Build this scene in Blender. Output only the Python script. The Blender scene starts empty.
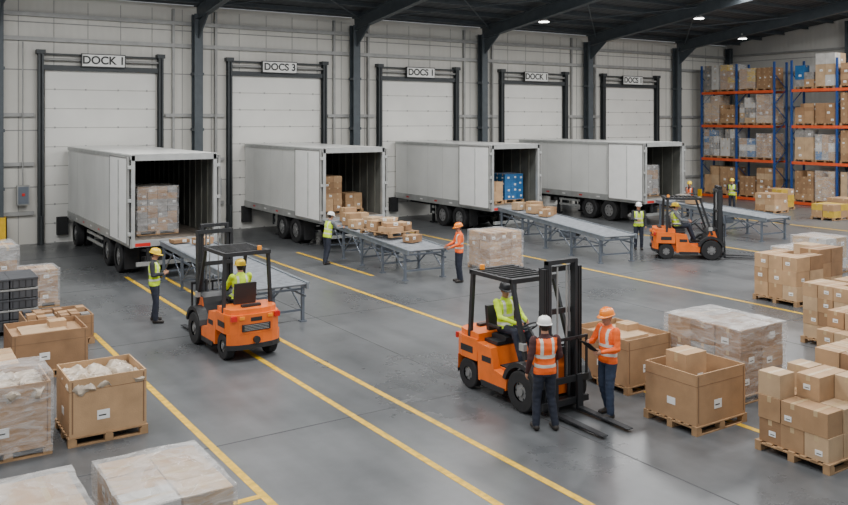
import bpy, math, random
import numpy as np
from mathutils import Vector, Matrix, noise
random.seed(7)
scene=bpy.context.scene
COL=scene.collection

# ------------------------------------------------------------------ materials
def pmat(name,col,rough=.6,metal=0,var=.12,scale=3,bump=0,bscale=30,coat=0,spec=None,detail=4):
    m=bpy.data.materials.new(name); m.use_nodes=True
    nt=m.node_tree; b=nt.nodes['Principled BSDF']
    tc=nt.nodes.new('ShaderNodeTexCoord')
    n=nt.nodes.new('ShaderNodeTexNoise'); n.inputs['Scale'].default_value=scale; n.inputs['Detail'].default_value=detail
    nt.links.new(tc.outputs['Object'],n.inputs['Vector'])
    mx=nt.nodes.new('ShaderNodeMix'); mx.data_type='RGBA'
    mx.inputs[6].default_value=[max(0,c*(1-var)) for c in col]+[1]
    mx.inputs[7].default_value=[min(1,c*(1+var)) for c in col]+[1]
    mr=nt.nodes.new('ShaderNodeMapRange'); mr.inputs[1].default_value=.3; mr.inputs[2].default_value=.7
    nt.links.new(n.outputs['Fac'],mr.inputs[0]); nt.links.new(mr.outputs[0],mx.inputs[0])
    nt.links.new(mx.outputs[2],b.inputs['Base Color'])
    b.inputs['Roughness'].default_value=rough; b.inputs['Metallic'].default_value=metal
    if coat: b.inputs['Coat Weight'].default_value=coat
    if bump:
        n2=nt.nodes.new('ShaderNodeTexNoise'); n2.inputs['Scale'].default_value=bscale
        nt.links.new(tc.outputs['Object'],n2.inputs['Vector'])
        bp=nt.nodes.new('ShaderNodeBump'); bp.inputs['Strength'].default_value=bump; bp.inputs['Distance'].default_value=.02
        nt.links.new(n2.outputs['Fac'],bp.inputs['Height']); nt.links.new(bp.outputs[0],b.inputs['Normal'])
    return m
def ribbed(name,col,axis,per,rough=.5,strength=.5,var=.06):
    m=pmat(name,col,rough,0,var,.6)
    nt=m.node_tree; b=nt.nodes['Principled BSDF']; tc=[n for n in nt.nodes if n.type=='TEX_COORD'][0]
    w=nt.nodes.new('ShaderNodeTexWave'); w.bands_direction=axis; w.inputs['Scale'].default_value=math.pi*2/(20*per)*1.0
    w.inputs['Distortion'].default_value=0
    nt.links.new(tc.outputs['Object'],w.inputs['Vector'])
    bp=nt.nodes.new('ShaderNodeBump'); bp.inputs['Strength'].default_value=strength; bp.inputs['Distance'].default_value=.03
    nt.links.new(w.outputs['Fac'],bp.inputs['Height']); nt.links.new(bp.outputs[0],b.inputs['Normal'])
    return m
def floor_mat():
    m=bpy.data.materials.new('polished_concrete'); m.use_nodes=True
    nt=m.node_tree; b=nt.nodes['Principled BSDF']; N=nt.nodes.new; L=nt.links.new
    tc=N('ShaderNodeTexCoord')
    n1=N('ShaderNodeTexNoise'); n1.inputs['Scale'].default_value=.28; n1.inputs['Detail'].default_value=8; n1.inputs['Roughness'].default_value=.65
    n2=N('ShaderNodeTexNoise'); n2.inputs['Scale'].default_value=5; n2.inputs['Detail'].default_value=6
    mp=N('ShaderNodeMapping'); mp.inputs['Scale'].default_value=(2.2,.25,1)
    n3=N('ShaderNodeTexNoise'); n3.inputs['Scale'].default_value=1.2; n3.inputs['Detail'].default_value=5
    L(tc.outputs['Object'],n1.inputs['Vector']); L(tc.outputs['Object'],n2.inputs['Vector'])
    L(tc.outputs['Object'],mp.inputs[0]); L(mp.outputs[0],n3.inputs['Vector'])
    a=N('ShaderNodeMath'); a.operation='MULTIPLY_ADD'; a.inputs[1].default_value=.55
    L(n1.outputs['Fac'],a.inputs[0])
    s=N('ShaderNodeMath'); s.operation='MULTIPLY_ADD'; s.inputs[1].default_value=.15; L(n2.outputs['Fac'],s.inputs[0])
    t=N('ShaderNodeMath'); t.operation='MULTIPLY'; t.inputs[1].default_value=.3; L(n3.outputs['Fac'],t.inputs[0])
    L(t.outputs[0],s.inputs[2]); L(s.outputs[0],a.inputs[2])
    r=N('ShaderNodeValToRGB'); r.color_ramp.elements[0].position=.38; r.color_ramp.elements[0].color=(.066,.070,.074,1)
    r.color_ramp.elements[1].position=.62; r.color_ramp.elements[1].color=(.118,.123,.128,1)
    L(a.outputs[0],r.inputs[0]); L(r.outputs[0],b.inputs['Base Color'])
    mr=N('ShaderNodeMapRange'); mr.inputs[1].default_value=.3; mr.inputs[2].default_value=.7; mr.inputs[3].default_value=.22; mr.inputs[4].default_value=.42
    L(n1.outputs['Fac'],mr.inputs[0]); L(mr.outputs[0],b.inputs['Roughness'])
    return m
def wrap_mat(name,f0,f1,col=(.8,.8,.8)):
    m=bpy.data.materials.new(name); m.use_nodes=True
    nt=m.node_tree; b=nt.nodes['Principled BSDF']; N=nt.nodes.new; L=nt.links.new
    b.inputs['Base Color'].default_value=(*col,1); b.inputs['Roughness'].default_value=.22
    tc=N('ShaderNodeTexCoord'); mp=N('ShaderNodeMapping'); mp.inputs['Scale'].default_value=(1,1,4); mp.inputs['Rotation'].default_value=(.2,.25,0)
    n=N('ShaderNodeTexNoise'); n.inputs['Scale'].default_value=3; n.inputs['Detail'].default_value=7; n.inputs['Distortion'].default_value=1
    L(tc.outputs['Object'],mp.inputs[0]); L(mp.outputs[0],n.inputs['Vector'])
    mr=N('ShaderNodeMapRange'); mr.inputs[1].default_value=.35; mr.inputs[2].default_value=.7; mr.inputs[3].default_value=f0; mr.inputs[4].default_value=f1
    L(n.outputs['Fac'],mr.inputs[0])
    bp=N('ShaderNodeBump'); bp.inputs['Strength'].default_value=.7; bp.inputs['Distance'].default_value=.03
    L(n.outputs['Fac'],bp.inputs['Height']); L(bp.outputs[0],b.inputs['Normal'])
    tr=N('ShaderNodeBsdfTransparent'); mx=N('ShaderNodeMixShader')
    L(mr.outputs[0],mx.inputs[0]); L(tr.outputs[0],mx.inputs[1]); L(b.outputs[0],mx.inputs[2])
    L(mx.outputs[0],nt.nodes['Material Output'].inputs['Surface'])
    return m
def emis(name,col,s):
    m=pmat(name,col); b=m.node_tree.nodes['Principled BSDF']
    b.inputs['Emission Color'].default_value=(*col,1); b.inputs['Emission Strength'].default_value=s
    return m

M={}
M['floor']=floor_mat()
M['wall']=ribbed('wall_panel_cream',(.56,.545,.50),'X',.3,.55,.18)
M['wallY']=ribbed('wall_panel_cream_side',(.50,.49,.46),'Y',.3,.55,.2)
M['seam']=pmat('panel_seam_grey',(.24,.24,.23),.6)
M['girt']=pmat('girt_galvanised',(.30,.30,.29),.5,.2)
M['steel']=pmat('structural_steel_dark',(.060,.072,.082),.5,.1,.15)
M['roof']=ribbed('roof_deck_dark',(.055,.06,.065),'X',.5,.7,.6)
M['door']=pmat('sectional_door_white',(.68,.67,.63),.45,0,.05,.8)
M['doorseam']=pmat('door_seam',(.40,.39,.36),.6)
M['frame']=pmat('dock_frame_dark',(.035,.04,.043),.5,.2)
M['rubber']=pmat('rubber_black',(.014,.014,.015),.75,0,.2,8)
M['blackp']=pmat('black_plastic',(.018,.019,.021),.5)
M['trailer']=pmat('trailer_white_sheet',(.66,.665,.64),.4,0,.07,.7,coat=.2)
M['trailer_d']=pmat('trailer_seam_grey',(.50,.50,.48),.45,.1)
M['alu']=pmat('aluminium_rail',(.44,.45,.44),.4,.5)
M['doorleaf']=pmat('trailer_door_white',(.82,.82,.80),.35,0,.03)
M['leafedge']=pmat('trailer_door_edge',(.22,.22,.21),.5)
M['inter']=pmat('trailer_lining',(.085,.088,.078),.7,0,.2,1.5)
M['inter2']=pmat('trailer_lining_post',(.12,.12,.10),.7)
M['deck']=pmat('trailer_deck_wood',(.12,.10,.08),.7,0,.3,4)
M['chassis']=pmat('chassis_paint',(.022,.023,.026),.6,.2)
M['rim']=pmat('wheel_rim_steel',(.28,.28,.28),.45,.5)
M['red']=pmat('lamp_red',(.55,.02,.015),.3)
M['amber']=pmat('lamp_amber',(.9,.3,.02),.3)
M['orange']=pmat('forklift_orange',(.78,.15,.012),.4,0,.14,3,coat=.25)
M['galv']=pmat('conveyor_galvanised',(.20,.225,.25),.45,.3,.15,4)
M['roller']=pmat('roller_zinc',(.20,.215,.235),.45,.35,.18,6)
M['convpaint']=pmat('conveyor_frame_grey',(.13,.15,.18),.45,.3)
CB=[pmat('cardboard_%s'%n,c,.8,0,.15,3,.15,60) for n,c in
    (('tan',(.36,.215,.11)),('light',(.43,.27,.145)),('brown',(.28,.16,.08)),('pale',(.46,.315,.185)))]
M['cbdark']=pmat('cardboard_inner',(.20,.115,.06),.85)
M['tape']=pmat('packing_tape',(.50,.36,.20),.3)
M['label']=pmat('paper_label',(.78,.78,.76),.6,0,.03)
M['ink']=pmat('label_ink',(.02,.02,.02),.6)
M['wood']=pmat('pallet_wood',(.33,.20,.10),.8,0,.28,5)
M['wrap']=wrap_mat('stretch_wrap_film',.08,.42)
M['wrapd']=wrap_mat('stretch_wrap_film_dense',.18,.62,(.70,.69,.67))
M['sheet']=wrap_mat('top_sheet_film',.4,.8,(.62,.60,.58))
M['bag']=pmat('poly_bag_white',(.50,.42,.33),.3,0,.35,6,.6,9)
M['greybox']=pmat('carton_grey_print',(.24,.225,.21),.7,0,.35,6)
M['bluebox']=pmat('carton_blue_print',(.015,.11,.28),.6,0,.15,5)
M['yellowbox']=pmat('carton_yellow',(.52,.34,.04),.6)
M['whitebox']=pmat('carton_white',(.52,.50,.47),.6)
M['rackblue']=pmat('rack_upright_blue',(.015,.055,.20),.45)
M['rackorange']=pmat('rack_beam_orange',(.62,.085,.02),.45)
M['yellow']=pmat('safety_yellow',(.75,.45,.01),.5,0,.12,6)
M['paintline']=pmat('floor_paint_yellow',(.62,.37,.012),.5,0,.28,9)
M['joint']=pmat('floor_joint',(.05,.052,.055),.8)
M['darktote']=pmat('dark_tote',(.06,.063,.07),.5,0,.2)
M['sign']=pmat('sign_plate_white',(.75,.75,.72),.5,0,.02)
M['lamp']=emis('lamp_lens',(1,.98,.93),12)
M['skin']=pmat('skin',(.42,.21,.13),.55,0,.06,20)
M['hair']=pmat('hair_dark',(.03,.02,.015),.8)
M['eye']=pmat('eye_white',(.75,.73,.70),.3)
M['lip']=pmat('lips',(.38,.14,.11),.5)
M['vy']=pmat('hi_vis_yellow',(.56,.78,.015),.65,0,.14,9)
M['vo']=pmat('hi_vis_orange',(.95,.13,.01),.65,0,.14,9)
M['refl']=pmat('reflective_tape',(.62,.62,.55),.35,0,.05)
M['navy']=pmat('trousers_navy',(.014,.018,.032),.8,0,.2,12)
M['jean']=pmat('trousers_denim',(.022,.034,.065),.85,0,.2,12)
M['shirtd']=pmat('shirt_charcoal',(.03,.032,.038),.85,0,.2,12)
M['shirtg']=pmat('shirt_grey',(.14,.15,.16),.85)
M['shirtm']=pmat('shirt_maroon',(.06,.02,.02),.85)
M['boot']=pmat('work_boots',(.02,.015,.012),.6)
M['hatw']=pmat('hard_hat_white',(.80,.80,.78),.3,coat=.3,var=.03)
M['haty']=pmat('hard_hat_yellow',(.90,.62,.02),.3,coat=.3,var=.03)
M['hato']=pmat('hard_hat_orange',(.95,.25,.015),.3,coat=.3,var=.03)
M['screen']=pmat('clipboard_paper',(.75,.75,.73),.5)

# ------------------------------------------------------------------ mesh builder
def frame(d):
    d=Vector(d).normalized(); a=Vector((0,0,1)) if abs(d.z)<.95 else Vector((1,0,0))
    x=a.cross(d).normalized(); y=d.cross(x); return x,y,d
def capsule_geo(p,q,r1,r2,n=12,h=4):
    p=Vector(p);q=Vector(q); x,y,d=frame(q-p); V=[];F=[]
    rings=[]
    for i in range(1,h+1):
        a=-math.pi/2+math.pi/2*i/h; rings.append((p+d*(r1*math.sin(a)),r1*math.cos(a)))
    for i in range(0,h):
        a=math.pi/2*i/h; rings.append((q+d*(r2*math.sin(a)),r2*math.cos(a)))
    V.append(p-d*r1)
    for c,r in rings:
        for k in range(n):
            t=2*math.pi*k/n; V.append(c+x*(r*math.cos(t))+y*(r*math.sin(t)))
    V.append(q+d*r2)
    for k in range(n): F.append((0,1+(k+1)%n,1+k))
    for j in range(len(rings)-1):
        for k in range(n):
            a=1+j*n+k;b=1+j*n+(k+1)%n; F.append((a,b,b+n,a+n))
    L=len(V)-1; o=1+(len(rings)-1)*n
    for k in range(n): F.append((L,o+k,o+(k+1)%n))
    return V,F
def ell_geo(c,X,Y,Z,n=14,m=8,nz=0,seed=0):
    c=Vector(c);V=[c-Z];F=[]
    for i in range(1,m):
        a=-math.pi/2+math.pi*i/m
        for k in range(n):
            t=2*math.pi*k/n; V.append(c+X*(math.cos(a)*math.cos(t))+Y*(math.cos(a)*math.sin(t))+Z*math.sin(a))
    V.append(c+Z)
    for k in range(n): F.append((0,1+(k+1)%n,1+k))
    for j in range(m-2):
        for k in range(n):
            a=1+j*n+k;b=1+j*n+(k+1)%n; F.append((a,b,b+n,a+n))
    L=len(V)-1;o=1+(m-2)*n
    for k in range(n): F.append((L,o+k,o+(k+1)%n))
    if nz:
        V=[v+noise.noise_vector(v*7+Vector((seed,0,0)))*nz for v in V]
    return V,F
def loft_geo(secs,n=16):
    V=[];F=[]
    for c,X,Y in secs:
        for k in range(n):
            t=2*math.pi*k/n; V.append(Vector(c)+X*math.cos(t)+Y*math.sin(t))
    for j in range(len(secs)-1):
        for k in range(n):
            a=j*n+k;b=j*n+(k+1)%n; F.append((a,b,b+n,a+n))
    F.append(tuple(reversed(range(n)))); F.append(tuple((len(secs)-1)*n+k for k in range(n)))
    return V,F
class MB:
    def __init__(s): s.v=[];s.f=[];s.m=[];s.sm=[];s.mats=[];s.T=Matrix.Identity(4)
    def mi(s,m):
        if isinstance(m,str): m=M[m]
        if m not in s.mats: s.mats.append(m)
        return s.mats.index(m)
    def add(s,V,F,m,smooth=False):
        o=len(s.v); T=s.T
        s.v+= [tuple(T@Vector(v)) for v in V]; k=s.mi(m)
        for f in F: s.f.append(tuple(o+i for i in f)); s.m.append(k); s.sm.append(smooth)
    def box(s,x0,x1,y0,y1,z0,z1,m):
        V=[(x,y,z) for z in (z0,z1) for y in (y0,y1) for x in (x0,x1)]
        s.add(V,[(0,2,3,1),(4,5,7,6),(0,1,5,4),(2,6,7,3),(0,4,6,2),(1,3,7,5)],m)
    def beam(s,p,q,w,h,m,up=None):
        p=Vector(p);q=Vector(q);d=(q-p).normalized()
        u=Vector(up) if up else (Vector((0,0,1)) if abs(d.z)<.95 else Vector((0,1,0)))
        x=d.cross(u).normalized()*w/2; y=x.cross(d).normalized()*h/2
        V=[p-x-y,p+x-y,p+x+y,p-x+y,q-x-y,q+x-y,q+x+y,q-x+y]
        s.add(V,[(0,3,2,1),(4,5,6,7),(0,1,5,4),(1,2,6,5),(2,3,7,6),(3,0,4,7)],m)
    def ibeam(s,p,q,w,h,t,m):
        p=Vector(p);q=Vector(q);d=(q-p).normalized()
        u=Vector((0,0,1)) if abs(d.z)<.95 else Vector((0,1,0))
        x=d.cross(u).normalized(); y=x.cross(d).normalized()
        s.beam(p,q,t,h,m,up=u)
        for sg in (-1,1):
            o=y*(sg*(h/2-t/2)); s.beam(p+o,q+o,w,t,m,up=u)
    def cyl(s,p,q,r,m,r2=None,n=14,smooth=True):
        p=Vector(p);q=Vector(q);r2=r if r2 is None else r2;x,y,d=frame(q-p);V=[]
        for c,rr in ((p,r),(q,r2)):
            for k in range(n):
                t=2*math.pi*k/n; V.append(c+x*(rr*math.cos(t))+y*(rr*math.sin(t)))
        s.add(V,[(k,(k+1)%n,n+(k+1)%n,n+k) for k in range(n)],m,smooth)
        s.add(V,[tuple(reversed(range(n))),tuple(range(n,2*n))],m)
    def prism(s,poly,axis,a,b,m):
        n=len(poly);V=[]
        for w in (a,b):
            for (u,v) in poly:
                V.append((w,u,v) if axis=='x' else ((u,w,v) if axis=='y' else (u,v,w)))
        F=[(k,(k+1)%n,n+(k+1)%n,n+k) for k in range(n)]+[tuple(reversed(range(n))),tuple(range(n,2*n))]
        s.add(V,F,m)
    def torus(s,c,ax,R,r,m,n=20,k=8):
        c=Vector(c);x,y,d=frame(ax);V=[];F=[]
        for i in range(n):
            a=2*math.pi*i/n;e=x*math.cos(a)+y*math.sin(a)
            for j in range(k):
                b=2*math.pi*j/k; V.append(c+e*(R+r*math.cos(b))+d*(r*math.sin(b)))
        for i in range(n):
            for j in range(k): F.append((i*k+j,((i+1)%n)*k+j,((i+1)%n)*k+(j+1)%k,i*k+(j+1)%k))
        s.add(V,F,m,True)
    def caps(s,p,q,r1,r2,m,n=8,h=3): s.add(*capsule_geo(p,q,r1,r2,n,h),m,True)
    def ell(s,c,r,m,n=14,mm=8,R=None,nz=0,seed=0):
        X,Y,Z=Vector((r[0],0,0)),Vector((0,r[1],0)),Vector((0,0,r[2]))
        if R: X,Y,Z=R@X,R@Y,R@Z
        s.add(*ell_geo(c,X,Y,Z,n,mm,nz,seed),m,True)
    def wheel(s,c,r,w,ax=(1,0,0),tire='rubber',rim='rim',rr=.58):
        c=Vector(c);a=Vector(ax).normalized()
        prof=[(-w/2,r*rr),(-w/2,r*.93),(-w*.38,r),(w*.38,r),(w/2,r*.93),(w/2,r*rr)]
        x,y,d=frame(a);n=24;V=[];F=[]
        for (o,q) in prof:
            for k in range(n):
                t=2*math.pi*k/n; V.append(c+d*o+x*(q*math.cos(t))+y*(q*math.sin(t)))
        for j in range(len(prof)-1):
            for k in range(n):
                A=j*n+k;B=j*n+(k+1)%n; F.append((A,B,B+n,A+n))
        s.add(V,F,tire,False)
        s.cyl(c-a*w*.36,c+a*w*.36,r*rr,rim,n=n)
        s.cyl(c-a*w*.5,c+a*w*.5,r*.2,rim,n=10)
        for k in range(6):
            t=2*math.pi*k/6; o=x*(r*.38*math.cos(t))+y*(r*.38*math.sin(t))
            s.cyl(c+o-a*w*.39,c+o+a*w*.39,r*.06,'blackp',n=6)
    def build(s,name,loc=(0,0,0),rz=0,bevel=0,parent=None):
        me=bpy.data.meshes.new(name); me.from_pydata(s.v,[],s.f)
        for m in s.mats: me.materials.append(m)
        me.polygons.foreach_set('material_index',s.m); me.polygons.foreach_set('use_smooth',s.sm)
        me.update(); o=bpy.data.objects.new(name,me); COL.objects.link(o)
        o.location=loc;o.rotation_euler=(0,0,rz)
        if bevel:
            b=o.modifiers.new('bevel','BEVEL'); b.width=bevel;b.segments=2;b.limit_method='ANGLE';b.angle_limit=.7
        if parent: o.parent=parent
        return o
def lettering(parent,s,size,loc,rot,mat,name='lettering'):
    c=bpy.data.curves.new(name,'FONT'); c.body=s;c.size=size;c.align_x='CENTER';c.align_y='CENTER';c.extrude=.004
    c.materials.append(M[mat]); o=bpy.data.objects.new(name,c); COL.objects.link(o)
    o.location=loc;o.rotation_euler=rot;o.parent=parent; c.offset=.011
    return o

# ------------------------------------------------------------------ building shell
WY=35.6; XR=47.6; RS=.13; ZW=9.5
mb=MB(); mb.box(-14,XR,-6,WY,-.2,0,'floor'); mb.build('floor')
mb=MB(); mb.box(-14,XR+.3,WY,WY+.3,0,ZW+.2,'wall')
for z in (2.2,4.4,6.75,8.6): mb.box(-14,XR,WY-.015,WY,z-.02,z+.02,'seam')
x=-13
while x<XR: mb.box(x-.012,x+.012,WY-.012,WY,0,ZW,'seam'); x+=1.27
mb.build('wall_back')
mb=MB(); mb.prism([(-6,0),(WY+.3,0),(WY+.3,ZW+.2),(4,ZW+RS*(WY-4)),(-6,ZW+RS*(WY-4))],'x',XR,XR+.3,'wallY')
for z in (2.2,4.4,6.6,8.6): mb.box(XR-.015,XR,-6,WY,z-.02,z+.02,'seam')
mb.build('wall_right')
# ceiling
def zr(y): return ZW+RS*(WY-max(y,4)) + .25
mb=MB()
mb.prism([(WY+.3,zr(WY)),(WY+.3,zr(WY)+.15),(2,zr(4)+.15),(2,zr(4))],'x',-14,XR+.3,'roof')
mb.build('ceiling')
colX=[4.02+7.63*k-7.63 for k in range(0,7)]
mb=MB()
for x in colX:
    mb.ibeam((x,WY-.4,zr(WY)-.4),(x,2,zr(2)-.35),.28,.62,.05,'steel')
y=WY-1
while y>3:
    mb.ibeam((-14,y,zr(y)-.1),(XR,y,zr(y)-.1),.12,.2,.03,'steel'); y-=1.6
for x0,x1 in zip(colX[2:],colX[3:]):   # roof cross bracing rods
    mb.cyl((x0,WY-1,zr(WY-1)-.35),(x1,WY-8,zr(WY-8)-.35),.03,'steel',n=6)
    mb.cyl((x1,WY-1,zr(WY-1)-.35),(x0,WY-8,zr(WY-8)-.35),.03,'steel',n=6)
mb.build('roof_beams')
for i,x in enumerate(colX):
    mb=MB()
    mb.ibeam((x,WY-.4,0.02),(x,WY-.4,zr(WY)-.45),.36,.42,.05,'steel')
    mb.box(x-.3,x+.3,WY-.7,WY-.18,0,.03,'steel')
    mb.prism([(WY-.6,zr(WY)-.75),(WY-.6,zr(WY)-1.5),(WY-1.9,zr(WY)-.5)],'x',x-.03,x+.03,'steel')
    for z in (2.2,4.4,6.75): mb.box(x-.22,x+.22,WY-.63,WY-.18,z-.06,z+.06,'steel')
    if i==1:
        mb.box(x-.28,x+.28,WY-.72,WY-.66,.03,1.15,'yellow'); mb.box(x-.28,x-.24,WY-.72,WY-.2,.03,1.15,'yellow'); mb.box(x+.24,x+.28,WY-.72,WY-.2,.03,1.15,'yellow')
    mb.build('steel_column')
mb=MB()
for k in range(3):
    y=WY-8.5*(k+0)-.35 if k==0 else WY-8.5*k
    mb.ibeam((XR-.25,y,0),(XR-.25,y,zr(y)-.3),.3,.36,.05,'steel')
mb.build('side_wall_columns')
mb=MB()
for z in (1.1,3.3,5.6,7.75,9.0):
    mb.box(XR-.14,XR-.01,-4,WY,z-.06,z+.06,'girt')
mb.build('side_wall_girts')
# girts on back wall broken by doors
DW=4.45; doorX=[5.62+7.6*k for k in range(5)]
DH=6.75
mb=MB()
segs=[]; prev=-14
for x in doorX: segs.append((prev,x-.3)); prev=x+DW+.3
segs.append((prev,XR))
for z in (1.2,3.1,5.0):
    for a,b in segs: mb.box(a,b,WY-.16,WY-.01,z-.07,z+.07,'girt')
for z in (7.95,8.9): mb.box(-14,XR,WY-.16,WY-.01,z-.08,z+.08,'girt')
for a,b in segs[1:-1]:
    for xx in (a+.35,b-.35): mb.box(xx-.05,xx+.05,WY-.15,WY-.01,0,ZW,'girt')
mb.build('wall_girts')
labels=['DOCK 1','DOCS 3','DOCS 1','DOCK 1','DOCS 1']
for i,x in enumerate(doorX):
    mb=MB()
    mb.box(x+.1,x+DW-.1,WY-.08,WY-.02,0,DH,'door')
    nz=9
    for k in range(1,nz):
        z=DH*k/nz; mb.box(x+.1,x+DW-.1,WY-.086,WY-.075,z-.016,z+.016,'doorseam')
    for k in range(nz):
        for xx in (x+.45,x+1.6,x+DW-1.6,x+DW-.45):
            mb.box(xx-.03,xx+.03,WY-.10,WY-.08,DH*k/nz-.03,DH*k/nz+.04,'girt')
    mb.build('door_%d'%(i+1))
    mb=MB()
    for sx in (x-.08,x+DW+.08):
        mb.ibeam((sx,WY-.2,0),(sx,WY-.2,DH+.75),.2,.26,.04,'frame')
        mb.box(sx-.16,sx+.16,WY-.36,WY-.02,DH+.62,DH+.78,'frame')
        mb.cyl((sx,WY-.4,.0),(sx,WY-.4,1.1),.07,'frame',n=10)
    mb.box(x-.16,x+DW+.16,WY-.26,WY-.02,DH,DH+.2,'frame')
    mb.box(x-.1,x+DW+.1,WY-.22,WY-.02,DH+.6,DH+.66,'frame')
    mb.cyl((x,WY-.2,DH+.42),(x+DW,WY-.2,DH+.42),.05,'girt',n=8)
    for sx in (x+.5,x+DW-.9):
        mb.box(sx,sx+.4,WY-.35,WY-.1,.3,1.0,'rubber')
    mb.build('trim_%d'%(i+1))
    mb=MB(); mb.box(-.85,.85,-.05,.05,-.27,.27,'blackp'); mb.box(-.81,.81,-.07,-.05,-.23,.23,'sign')
    mb.box(-.6,-.54,.05,.12,-.2,.2,'blackp'); mb.box(.54,.6,.05,.12,-.2,.2,'blackp')
    s=mb.build('dock_sign',(x+DW/2,WY-.33,DH+.42))
    lettering(s,labels[i],.44,(0,-.075,0),(math.pi/2,0,0),'ink')
# conduits / electrical boxes
for x,zz in ((12.5,1.9),(20.1,1.9),(27.7,1.9),(35.3,1.9),(4.9,1.9)):
    mb=MB(); mb.box(x-.22,x+.22,WY-.42,WY-.17,zz-.35,zz+.4,'girt'); mb.box(x-.18,x+.18,WY-.44,WY-.42,zz-.3,zz+.35,'convpaint')
    mb.cyl((x,WY-.25,zz+.4),(x,WY-.25,7.8),.03,'girt',n=6); mb.box(x-.05,x+.05,WY-.46,WY-.44,zz,zz+.1,'red')
    mb.build('electrical_panel')
# floor paint
mb=MB()
def line(x0,x1,y0,y1): mb.box(x0,x1,y0,y1,.0,.004,'paintline')
w=.055
line(4.2-w,4.2+w,-5,19.9); line(6.55-w,6.55+w,-5,26.5); line(7.5-w,7.5+w,-5,26)
line(11.45-w,11.45+w,-5,31); line(12.95-w,12.95+w,22.5,28); line(19.3-w,19.3+w,6,31)
line(-4,4.2-w,10.1-w,10.1+w); line(11.45+w,17,7.95-w,7.95+w)
line(27-w,27+w,10,31); line(35.3-w,35.3+w,10,31)
mb.build('floor_markings')
mb=MB()
for x in (0.2,3.85+5.2,16.6,24.3,32,39.6): mb.box(x-.012,x+.012,-5,WY-.8,0,.002,'joint')
for y in (5.5,12,18.5,25,31.5): mb.box(-13,XR-.5,y-.012,y+.012,0,.0025,'joint')
mb.build('floor_joints')

# ------------------------------------------------------------------ pallets / cartons
def pallet_geo(mb,x0,y0,w,d,z=0,mat='wood'):
    h=.14
    for k in range(3):
        yy=y0+(d-.1)*k/2; mb.box(x0,x0+w,yy,yy+.1,z,z+.02,mat)
        for j in range(3):
            xx=x0+(w-.12)*j/2; mb.box(xx,xx+.12,yy,yy+.1,z+.02,z+h-.04,mat)
    for j in range(3):
        xx=x0+(w-.1)*j/2; mb.box(xx,xx+.1,y0,y0+d,z+h-.04,z+h-.02,mat)
    n=7
    for k in range(n):
        yy=y0+(d-.1)*k/(n-1); mb.box(x0,x0+w,yy,yy+.1,z+h-.02,z+h,mat)
    return z+h
def carton(mb,x,y,z,dx,dy,dz,mat,lab=.35,tape=True):
    g=.006
    x0,x1,y0,y1=x+g,x+dx-g,y+g,y+dy-g
    mb.box(x0,x1,y0,y1,z,z+dz-g*.5,mat)
    if tape:
        if dx>=dy: mb.box(x0-.001,x1+.001,(y0+y1)/2-.03,(y0+y1)/2+.03,z+dz*.75,z+dz-g*.5+.002,'tape')
        else: mb.box((x0+x1)/2-.03,(x0+x1)/2+.03,y0-.001,y1+.001,z+dz*.75,z+dz-g*.5+.002,'tape')
    if random.random()<lab:
        lw=min(dx,dy)*.3; lx=x0+dx*random.uniform(.1,.55); lz=z+dz*random.uniform(.2,.45)
        mb.box(lx,lx+lw,y0-.003,y0,lz,lz+lw*.7,'label'); mb.box(lx+lw*.15,lx+lw*.8,y0-.004,y0,lz+lw*.2,lz+lw*.32,'ink')
    if random.random()<lab:
        lw=min(dx,dy)*.3; ly=y0+dy*random.uniform(.1,.55); lz=z+dz*random.uniform(.2,.45)
        mb.box(x0-.003,x0,ly,ly+lw,lz,lz+lw*.7,'label'); mb.box(x0-.004,x0,ly+lw*.15,ly+lw*.8,lz+lw*.2,lz+lw*.32,'ink')
def stack(mb,w,d,z,h,nx,ny,nz,mats,drop=0,jit=.0,lab=.35,steps=None):
    dx,dy,dz=w/nx,d/ny,h/nz
    for i in range(nx):
        for j in range(ny):
            top=nz
            if steps: top=steps[j][i]
            elif drop and random.random()<drop: top=nz-1
            for k in range(top):
                jx=random.uniform(-jit,jit);jy=random.uniform(-jit,jit)
                carton(mb,-w/2+i*dx+jx,-d/2+j*dy+jy,z+k*dz,dx,dy,dz,random.choice(mats),lab)
def shell(mb,w,d,z0,z1,m,amp=.02,seed=0,top=None):
    n=9
    def P(x,y,z):
        p=Vector((x,y,z)); nv=noise.noise_vector(p*3.1+Vector((seed,seed,0)))*amp; return p+nv
    for ax,sg in (('x',-1),('x',1),('y',-1),('y',1),('z',1)):
        V=[];F=[]
        for i in range(n+1):
            for j in range(n+1):
                a=i/n;b=j/n
                if ax=='x': V.append(P(sg*w/2,(a-.5)*d,z0+(z1-z0)*b))
                elif ax=='y': V.append(P((a-.5)*w,sg*d/2,z0+(z1-z0)*b))
                else: V.append(P((a-.5)*w,(b-.5)*d,z1))
        for i in range(n):
            for j in range(n):
                k=i*(n+1)+j; F.append((k,k+1,k+n+2,k+n+1))
        mb.add(V,F,top if (top and ax=='z') else m,True)
def load(name,x,y,w,d,h,nx=2,ny=2,nz=3,mats=None,wrap=None,z=0,rz=0,drop=0,jit=.008,lab=.35,steps=None,bevel=0.004,top=None):
    mb=MB(); zt=pallet_geo(mb,-w/2,-d/2,w,d)
    stack(mb,w-.06,d-.06,zt,h-.14,nx,ny,nz,mats or CB,drop,jit,lab,steps)
    if wrap: shell(mb,w+.02,d+.02,.05,h+.03,wrap,.022,x,top)
    return mb.build(name,(x+w/2,y+d/2,z),rz,bevel)
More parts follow.
